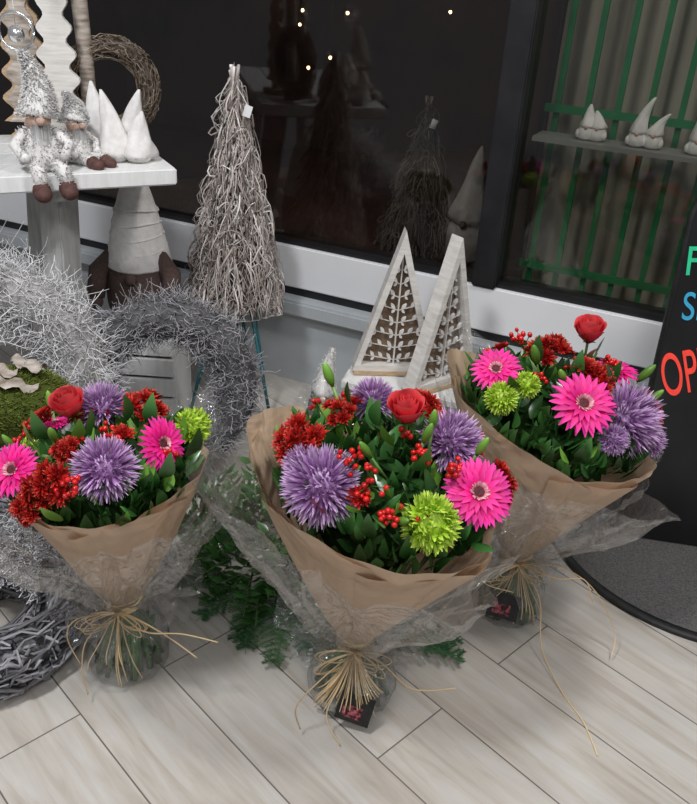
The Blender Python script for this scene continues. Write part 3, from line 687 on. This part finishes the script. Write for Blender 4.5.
for k,(dx,dy,dz,an) in enumerate(((.02,-.04,.500,.3),(-.03,.0,.512,-.1),(.03,.03,.512,-.5),(-.07,-.05,.485,.6))):
    X=T(pc+Vector((dx,dy,dz)))@RZ(an)@RY(.35-k*.2); vs=[];
    for i in range(9):
        for j in range(5):
            x=-.05+.10*i/8; y=(-.018+.009*j)*(1-.5*abs(i/4-1)**2); vs.append(X@Vector((x,y,.012*cos((j-2)*.8)+.008*sin(i*1.7)+ru(-.001,.001))))
    mb.add(vs,[[i*5+j,i*5+j+1,(i+1)*5+j+1,(i+1)*5+j] for i in range(8) for j in range(4)],'birch')
mb.obj('bark_pieces',e)

# ------------------------------------------------------------ table
A=radians(29.0); TB=T((-.475,2.10,0))@RZ(A)
e=empty('display_table')
mb=MB()
for i in range(4): box(mb,(-.6,.0625+i*.125,.847),(1.2,.122,.042),'tablewhite',TB,.004)
for x in (-.27,-1.08): box(mb,(x,.27,.804),(.06,.42,.04),'legwood',TB,.004)
mb.obj('table_top',e,smooth=False)
mb=MB()
for x,sl in ((-.27,-.04),(-1.08,.10)):
    for (ya,yb) in ((.16,.12),(.40,.50)):
        p0=Vector((x,ya,.80)); p1=Vector((x+sl,yb,.0)); L=(p1-p0).length; mid_=(p0+p1)/2
        q=(p0-p1).normalized().to_track_quat('Z','Y').to_matrix().to_4x4()
        box(mb,(0,0,0),(.065,.085,L-.012),'legwood',TB@T(mid_)@q,.005)
    box(mb,(x+sl*.55,.29,.33),(.04,.30,.05),'legwood',TB,.004)
box(mb,(-.675,.33,.33),(.72,.05,.04),'legwood',TB,.004)
mb.obj('table_trestle',e,smooth=False)

# ------------------------------------------------------------ gnomes
def fuzz(mb,p,n,l,mat='fur'):
    d=(Vector(n)+Vector((ru(-.7,.7),ru(-.7,.7),ru(-.7,.7)))).normalized()*l
    tube(mb,[p,Vector(p)+d],[.0013,.0005],3,mat,cap=False)
def sitting_gnome(base,yaw,s,seed,legs,tilt=0,hh=.14):
    random.seed(seed); X=T(base)@RZ(yaw)@RY(tilt)@Matrix.Scale(s,4)
    e=empty('fluffy_sitting_gnome'); mb=MB()
    lathe(mb,[(.03,0),(.045,.012),(.046,.04),(.036,.075),(.022,.10)],16,'cloth',X)
    for k in range(600):
        a=ru(0,2*pi);z=ru(.01,.1);q=.046-(max(0,z-.03))*.25; fuzz(mb,X@Vector((q*cos(a),q*sin(a),z)),X.to_3x3()@Vector((cos(a),sin(a),0)),.009*s)
    mb.obj('body',e)
    mb=MB(); ball(mb,X@Vector((0,-.006,.115)),.03*s,'skin',8); ball(mb,X@Vector((0,-.040,.118)),.011*s,'skin',8)
    for sx in(-1,1): ball(mb,X@Vector((sx*.012,-.033,.128)),.0028*s,'black',6)
    for k in range(90):
        a=ru(-1.1,1.1); p=Vector((.026*sin(a),-.03*cos(a)-.003,.108)); tube(mb,[X@p,X@(p+Vector((0,-.008,-.03))),X@(p+Vector((ru(-.01,.01),-.004,-ru(.05,.075))))],[.002*s,.002*s,.0006*s],3,'fur',cap=False)
    mb.obj('head',e)
    mb=MB(); pts=[];rad=[]
    for i in range(10):
        t=i/9; pts.append(X@Vector((.012*sin(3*t)-.02*t*t,.01*t,.125+hh*t))); rad.append((.040*(1-t)**.9+.004)*s)
    tube(mb,pts,rad,14,'cloth')
    for k in range(1300):
        i=rnd()*8.99; j=int(i); p=pts[j].lerp(pts[min(9,j+1)],i-j); r=rad[j]+(rad[min(9,j+1)]-rad[j])*(i-j); a=ru(0,2*pi); n=Vector((cos(a),sin(a),0)); fuzz(mb,p+n*r,n,.010*s)
    mb.obj('hat',e)
    mb=MB()
    for sx in(-1,1):
        pts=[X@Vector(q) for q in ((sx*.035,0,.088),(sx*.062,-.02,.06),(sx*.045,-.045,.035))]; tube(mb,pts,[.012*s,.013*s,.012*s],8,'cloth'); ball(mb,pts[-1],.013*s,'fur',6)
        for k in range(150):
            i=rnd(); p=pts[0].lerp(pts[2],i)+(pts[1]-(pts[0]+pts[2])/2)*4*i*(1-i)*.6; n=Vector((ru(-1,1),ru(-1,1),ru(-1,1))).normalized(); fuzz(mb,p+n*.011*s,n,.008*s)
    mb.obj('arms',e)
    mb=MB()
    for L in legs:
        P=[X@Vector(q) for q in L]; tube(mb,P,[.016*s]*len(P),8,'cloth')
        for k in range(300):
            i=rnd()*(len(P)-1); j=min(int(i),len(P)-2); p=P[j].lerp(P[j+1],i-j); n=Vector((ru(-1,1),ru(-1,1),ru(-1,1))).normalized(); fuzz(mb,p+n*.014*s,n,.008*s)
        F=P[-1]; ball(mb,F+Vector((0,0,-.006)),.022*s,'boot',8,(1,1.0,1.0)); ball(mb,F+X.to_3x3()@Vector((0,-.018,-.012)),.022*s,'boot',8,(.95,1.25,.85),RZ(yaw))
    mb.obj('legs',e)
    return e
p=TB@Vector((-.315,.055,.869)); sitting_gnome(p,A,1.0,31,(((-.02,-.03,.016),(-.022,-.075,.010),(-.02,-.082,-.025)),((.025,-.03,.016),(.035,-.075,.012),(.04,-.082,-.022))))
p=TB@Vector((-.222,.12,.869)); sitting_gnome(p,A+.5,.78,32,(((-.02,-.03,.018),(-.02,-.07,.020),(-.02,-.10,.022)),((.025,-.03,.018),(.03,-.07,.020),(.03,-.10,.022))),0,.09)
random.seed(40)
for (x,y,h,ln) in ((-.125,.12,.155,(-.03,.01)),(-.072,.10,.11,(.015,0)),(-.068,.19,.15,(.03,0)),(-.145,.215,.165,(-.01,0))):
    e=empty('reflected_hat_gnome'); mb=MB(); p=TB@Vector((x,y,.869))
    lathe(mb,[(.028,0),(.035,.01),(.032,.03),(.02,.045)],14,'cloth',T(p)); mb.obj('body',e)
    mb=MB(); hat(mb,(p.x,p.y,p.z+.014),.042,h,'cloth',ln,20,1.6); mb.obj('hat',e)
    mb=MB(); ball(mb,p+Vector((.004,-.036,.018)),.008,'skin',6); mb.obj('nose',e)
random.seed(41)
g=Vector((-.655,2.345,.34))
mb=MB()
for k in range(5): box(mb,(0,-.115,.034+k*.068),(.24,.014,.058),'tablewhite',T((g.x,g.y,0)),.002); box(mb,(0,.115,.034+k*.068),(.24,.014,.058),'tablewhite',T((g.x,g.y,0)),.002)
for sx in(-1,1):
    box(mb,(sx*.115,0,.17),(.014,.216,.336),'tablewhite',T((g.x,g.y,0)),.002)
box(mb,(0,0,.332),(.21,.21,.012),'tablewhite',T((g.x,g.y,0)),.002)
mb.obj('white_wooden_crate',smooth=False)
e=empty('brown_felt_gnome'); mb=MB()
lathe(mb,[(.07,0),(.088,.015),(.1,.07),(.102,.13),(.092,.19),(.075,.235),(.05,.26)],28,'felt',T(g))
for sx in(-1,1): tube(mb,[g+Vector((sx*.06,-.02,.225)),g+Vector((sx*.108,-.05,.17)),g+Vector((sx*.112,-.085,.10))],[.024,.030,.026],10,'felt'); 
for sx in(-1,1): ball(mb,g+Vector((sx*.112,-.09,.09)),.024,'felt',8)
mb.obj('body',e)
mb=MB()
lathe(mb,[(.092,.18),(.097,.188),(.086,.24),(.073,.30),(.06,.35),(.045,.40),(.03,.44)],28,'cloth',T(g),None,.02)
for k in range(5): tube(mb,[g+Vector(((.091-.007*k)*cos(a),(.091-.007*k)*sin(a),.20+.038*k+.006*sin(2*a+k))) for a in [i*2*pi/24 for i in range(25)]],.0035,5,'cloth')
mb.obj('hat',e)
mb=MB(); ball(mb,g+Vector((0,-.098,.165)),.018,'felt',8); mb.obj('nose',e)
mb=MB(); box(mb,(0,0,0),(.03,.002,.04),'tag',T(g+Vector((-.135,-.13,.13)))@RY(-.2)); tube(mb,[g+Vector((-.11,-.11,.18)),g+Vector((-.134,-.13,.149))],.001,3,'tag'); mb.obj('price_tag',e)

# ------------------------------------------------------------ wood decor on table
def fircut(mb,w,h,lobes,y0,y1,mat,X):
    L=[];
    for i in range(lobes*8+1):
        t=i/(lobes*8); env=w*.5*(1-t)**.6+.004; L.append((env*(0.78+.22*cos(2*pi*lobes*t+.5)),.05+(h-.05)*t))
    pts=[(.015,0),(.015,.05)]+L+[(-x,z) for x,z in L[::-1]]+[(-.015,.05),(-.015,0)]
    prism(mb,pts,y0,y1,mat,X)
e=empty('wooden_fir_tree'); mb=MB(); X=T(TB@Vector((-.215,.32,.868)))@RZ(A*.3); fircut(mb,.12,.55,8,-.010,.010,'whitewood',X); box(mb,(0,0,.01),(.10,.07,.02),'ply',X,.002); mb.obj('tree_cutout',e,smooth=False)
e=empty('wooden_fir_tree'); mb=MB(); X=T(TB@Vector((-.285,.41,.868)))@RZ(A*.3); fircut(mb,.13,.58,8,-.010,.006,'ply',X); fircut(mb,.10,.57,8,-.016,-.010,'birch',X); box(mb,(0,0,.01),(.10,.06,.02),'ply',X,.002); mb.obj('tree_cutout',e,smooth=False)
e=empty('birch_log_stand'); mb=MB(); p=TB@Vector((-.135,.37,.868))
tube(mb,[p+Vector((0,0,.0)),p+Vector((.003,0,.2)),p+Vector((-.004,0,.4)),p+Vector((0,0,.62))],[.022,.020,.021,.018],12,'birch')
q=TB@Vector((-.335,.10,1.40)); tube(mb,[p+Vector((0,0,.55)),(p+Vector((0,0,.56))+q)/2+Vector((0,0,.02)),q],[.008,.007,.004],8,'birch'); mb.obj('log',e)
mb=MB(); rc=Vector((q.x,q.y,1.17)); tube(mb,[q,rc+Vector((0,0,.045))],.0008,3,'tag')
tube(mb,[rc+Vector((.04*cos(a),0,.04*sin(a))) for a in [i*2*pi/28 for i in range(29)]],.004,6,'silver'); ball(mb,rc+Vector((0,0,-.006)),.019,'silver',10); tube(mb,[rc+Vector((0,0,.04)),rc],.0007,3,'silver')
mb.obj('silver_ring_ornament',e)

# ------------------------------------------------------------ wooden triangle trees + bench
e=empty('low_bench'); mb=MB(); X=T((.19,2.20,0))@RZ(radians(-14))
for i in range(2): box(mb,(0,-.05+i*.1,.262),(.40,.095,.024),'tablewhite',X,.003)
for sx in(-1,1):
    for sy in(-1,1): box(mb,(sx*.17,sy*.07,.125),(.03,.03,.25),'ply' if sy<0 else 'tablewhite',X,.003)
box(mb,(0,-.07,.10),(.31,.02,.03),'tablewhite',X,.002)
mb.obj('bench',e,smooth=False)
def tri(name,pos,yaw,w,h,d=.045):
    e=empty(name); X=T(pos)@RZ(radians(yaw)); mb=MB(); b=.018
    s=sqrt((w/2)**2+h*h); off=b*s/h*1.0; topi=h-b*s/(w/2)
    inn=[(-w/2+off+b*.2,b),(w/2-off-b*.2,b),(0,topi)]
    out=[(-w/2,0),(w/2,0),(0,h)]
    for i in range(3):
        j=(i+1)%3; prism(mb,[out[i],out[j],inn[j],inn[i]],-d/2,d/2,'whitewood',X)
    mb.obj('frame',e,smooth=False)
    mb=MB()
    prism(mb,[(inn[0][0]*1.0,b),(inn[1][0],b),(0,topi)],.012,.015,'backing',X)
    prism(mb,[(-.0022,b),(.0022,b),(.0015,topi),(-.0015,topi)],-.006,.002,'whitewood',X)
    def lf(cx,cz,an,L,Wd):
        pts=[(cx+L*t*cos(an)-Wd*sin(pi*t)*sin(an)*sg,cz+L*t*sin(an)+Wd*sin(pi*t)*cos(an)*sg) for sg,ts in((1,(0,.2,.4,.6,.8,1)),(-1,(.8,.6,.4,.2))) for t in ts]
        prism(mb,pts,-.006,.002,'cloth',X)
    rows=8
    for i in range(rows):
        z=b+.012+(topi-b-.03)*i/rows; half=(w/2-off)*(1-(z-b)/(topi-b))
        n=max(1,int(half/.024))
        for sg in(-1,1):
            prism(mb,[(0,z-.001),(sg*half*.95,z+.014),(sg*half*.95,z+.016),(0,z+.001)],-.004,.0,'whitewood',X)
            for k in range(n):
                x=sg*half*(k+.35)/n; zz=z+.014*abs(x)/max(half,.01)
                lf(x,zz,(.95 if sg>0 else pi-.95),.023,.0050)
                if k%2==0: lf(x,zz,(-.75 if sg>0 else pi+.75),.014,.0038)
    mb.obj('leaf_fretwork',e,smooth=False)
    mb=MB(); box(mb,(0,0,-.006),(w*.98,d*1.35,.012),'ply',X,.002); mb.obj('base_board',e,smooth=False)
tri('wooden_triangle_tree',(.125,2.235,.287),6,.245,.43)
tri('wooden_triangle_tree',(.262,2.165,.287),38,.245,.44)
random.seed(50)
e=empty('small_grey_gnome'); mb=MB(); p=Vector((-.075,2.12,0))
lathe(mb,[(.04,0),(.05,.02),(.05,.14),(.042,.22),(.03,.265)],16,'coreg',T(p))
for k in range(700):
    a=ru(0,2*pi);z=ru(.02,.265);q=.05-max(0,z-.15)*.2; fuzz(mb,p+Vector((q*cos(a),q*sin(a),z)),(cos(a),sin(a),.2),.011,'twigg' if rnd()<.5 else 'fur')
mb.obj('body',e)
mb=MB(); hat(mb,(p.x,p.y,.25),.034,.14,'cloth',(.02,0)); 
for k in range(300):
    a=ru(0,2*pi);t=rnd(); q=.034*(1-t)**.85+.002; fuzz(mb,Vector((p.x+.02*t*t+q*cos(a),p.y+q*sin(a),.25+.14*t)),(cos(a),sin(a),.2),.008)
ball(mb,p+Vector((0,-.036,.245)),.010,'skin',6); mb.obj('hat',e)

# ------------------------------------------------------------ greenery pile
random.seed(60)
e=empty('evergreen_sprigs'); mb=MB()
def sprig(p,d,L,kind):
    d=Vector(d).normalized(); side=d.cross(Vector((0,0,1)))
    if side.length<.1: side=Vector((1,0,0))
    side.normalize(); up=side.cross(d)
    pts=[Vector(p)+d*L*t+Vector((0,0,-.12*L*t*t)) for t in (0,.25,.5,.75,1)]
    pts=[Vector((q.x,q.y,max(.006,q.z))) for q in pts]
    tube(mb,pts,[.003,.0026,.002,.0016,.001],4,'stem')
    if kind=='leaf':
        for i in range(int(L/.014)):
            t=(i+1)/(L/.014+1); q=pts[0]+d*L*t+Vector((0,0,-.12*L*t*t)); q.z=max(.012,q.z); sg=1 if i%2 else -1
            leaf(mb,q,(d*.5+side*sg+up*ru(-.2,.7)),ru(.03,.046),ru(.013,.02),'leaf')
    else:
        for i in range(int(L/.014)):
            t=(i+1)/(L/.014+1); q=pts[0]+d*L*t+Vector((0,0,-.12*L*t*t)); q.z=max(.010,q.z)
            for sg in(-1,1):
                l=.075*(1-t*.7)*ru(.7,1.1); dd=(d*ru(.6,1.1)+side*sg+Vector((0,0,ru(-.05,.25)))).normalized(); tube(mb,[q,q+dd*l],.001,3,'stem',cap=False)
                for m_ in range(9):
                    s=m_/9; b=q+dd*l*s
                    for s2 in(-1,1):
                        x=(dd*.7+(dd.cross(Vector((0,0,1))))*s2+Vector((0,0,ru(-.2,.6)))).normalized(); tube(mb,[b,b+x*.011*(1-s*.4)],[.0012,.0005],3,'fir',cap=False)
for k in range(130):
    a=ru(0,2*pi); q=.14*sqrt(rnd()); p=Vector((-.19+q*cos(a),1.60+q*sin(a)*.95,ru(.03,.19))); sprig(p,(cos(a)*.8,sin(a)*.8-.2,ru(.0,1.0)),ru(.08,.15),'leaf')
for (x,y,a,L) in ((-.16,1.50,-1.9,.16),(-.1,1.48,-1.3,.18),(-.2,1.5,-2.4,.15),(.0,1.48,-.9,.2),(.06,1.44,-.25,.22),(.08,1.41,.0,.22),(.1,1.38,-.2,.2),(-.05,1.5,-1.0,.18),(-.25,1.55,-2.8,.14),(-.12,1.45,-1.6,.17),(-.03,1.44,-1.2,.16),(-.14,1.5,-.9,.2),(-.2,1.5,-1.5,.18)):
    sprig((x,y,ru(.02,.06)),(cos(a),sin(a),-.05),L,'fir')
mb.obj('sprigs',e)

# ------------------------------------------------------------ sign + mat
e=empty('chalkboard_sign'); SX=T((.768,1.86,0))@RZ(radians(-8))@RX(radians(-5))
mb=MB(); w,h,cr=.52,.98,.10
def rrect(x0,x1,z0,z1,r):
    pts=[(x0,z0),(x1,z0)]
    for i in range(9): a=i/8*pi/2; pts.append((x1-r+r*cos(a),z1-r+r*sin(a)))
    for i in range(9): a=pi/2+i/8*pi/2; pts.append((x0+r+r*cos(a),z1-r+r*sin(a)))
    return pts
prism(mb,rrect(0,w,.0135,h,cr),-.012,.012,'board',SX)
mb.obj('board',e,smooth=False)
mb=MB(); P=rrect(.0,w,.0245,h,cr); tube(mb,[SX@Vector((x,-.0,z)) for x,z in P+P[:1]],.011,8,'rubber'); mb.obj('board_frame',e)
mb=MB(); 
for x in(.06,.46): 
    p0=SX@Vector((x,.012,.8)); p1=Vector((p0.x+.03,p0.y+.20,.026)); tube(mb,[p0,p1],.011,6,'rubber')
mb.obj('rear_legs',e)
def text(s,x,z,size,mat,rot=0,sx=1.0,name='lettering'):
    c=bpy.data.curves.new(name,'FONT'); c.body=s; c.size=size; c.extrude=.001; c.offset=.0003
    o=bpy.data.objects.new(name,c); COL.objects.link(o); o.data.materials.append(M[mat])
    o.matrix_world=SX@T((x,-.0145,z))@RY(radians(rot))@RX(pi/2)@Matrix.Diagonal((sx,1,1,1)); 
    bpy.context.view_layer.update(); dg=bpy.context.evaluated_depsgraph_get(); me=bpy.data.meshes.new_from_object(o.evaluated_get(dg)); mw=o.matrix_world.copy(); bpy.data.objects.remove(o)
    ob=bpy.data.objects.new(name,me); COL.objects.link(ob); ob.matrix_world=mw; ob.parent=e
text('FR',.006,.745,.10,'ngreen',-6,.8); text('SI',.024,.635,.10,'nblue',-6,.7); text('OPEN',.030,.43,.165,'nred',-20,.40)
mb=MB(); lathe(mb,[(.40,0.0),(.425,.0),(.425,.008),(.415,.012),(.402,.012),(.40,.010)],64,'rubber',T((1.0,1.86,0)))
lathe(mb,[(.401,.001),(.401,.0105),(.001,.0106)],64,'mat',T((1.0,1.86,0)))
mb.obj('round_door_mat')

# ------------------------------------------------------------ light
def area(name,loc,tgt,size,en,col):
    l=bpy.data.lights.new(name,'AREA'); l.shape='DISK'; l.size=size; l.energy=en; l.color=col
    o=bpy.data.objects.new(name,l); COL.objects.link(o); o.location=loc; o.rotation_euler=(Vector(tgt)-Vector(loc)).to_track_quat('-Z','Y').to_euler()
area('ceiling_light_left',(-.9,.5,2.8),(-.5,1.5,0),.35,42,(0.97,0.98,1.0))
area('ceiling_light_right',(1.0,.9,2.8),(.5,1.5,0),.35,26,(1,.97,.94))
area('front_light',(0.1,-1.0,2.6),(0,1.6,.4),.7,20,(0.96,0.97,1))  # wide disk aimed forward from behind the camera
wi=W@Vector((1.3,.18,2.0)); area('screen_fill_light',wi,W@Vector((1.2,.3,.9)),.3,1.9,(1,.97,.88))  # added fill that brightens the screen behind the right pane
wi=W@Vector((-.3,1.0,2.3)); l=bpy.data.lights.new('shop_bulb','POINT'); l.energy=7; l.color=(1,.62,.45); l.shadow_soft_size=.1; o=bpy.data.objects.new('shop_bulb',l); COL.objects.link(o); o.location=wi
w=bpy.data.worlds.new('world'); bpy.context.scene.world=w; w.use_nodes=True
nt=w.node_tree; bg=nt.nodes['Background']; bg.inputs[0].default_value=(0.86,0.89,0.96,1); bg.inputs[1].default_value=0.20
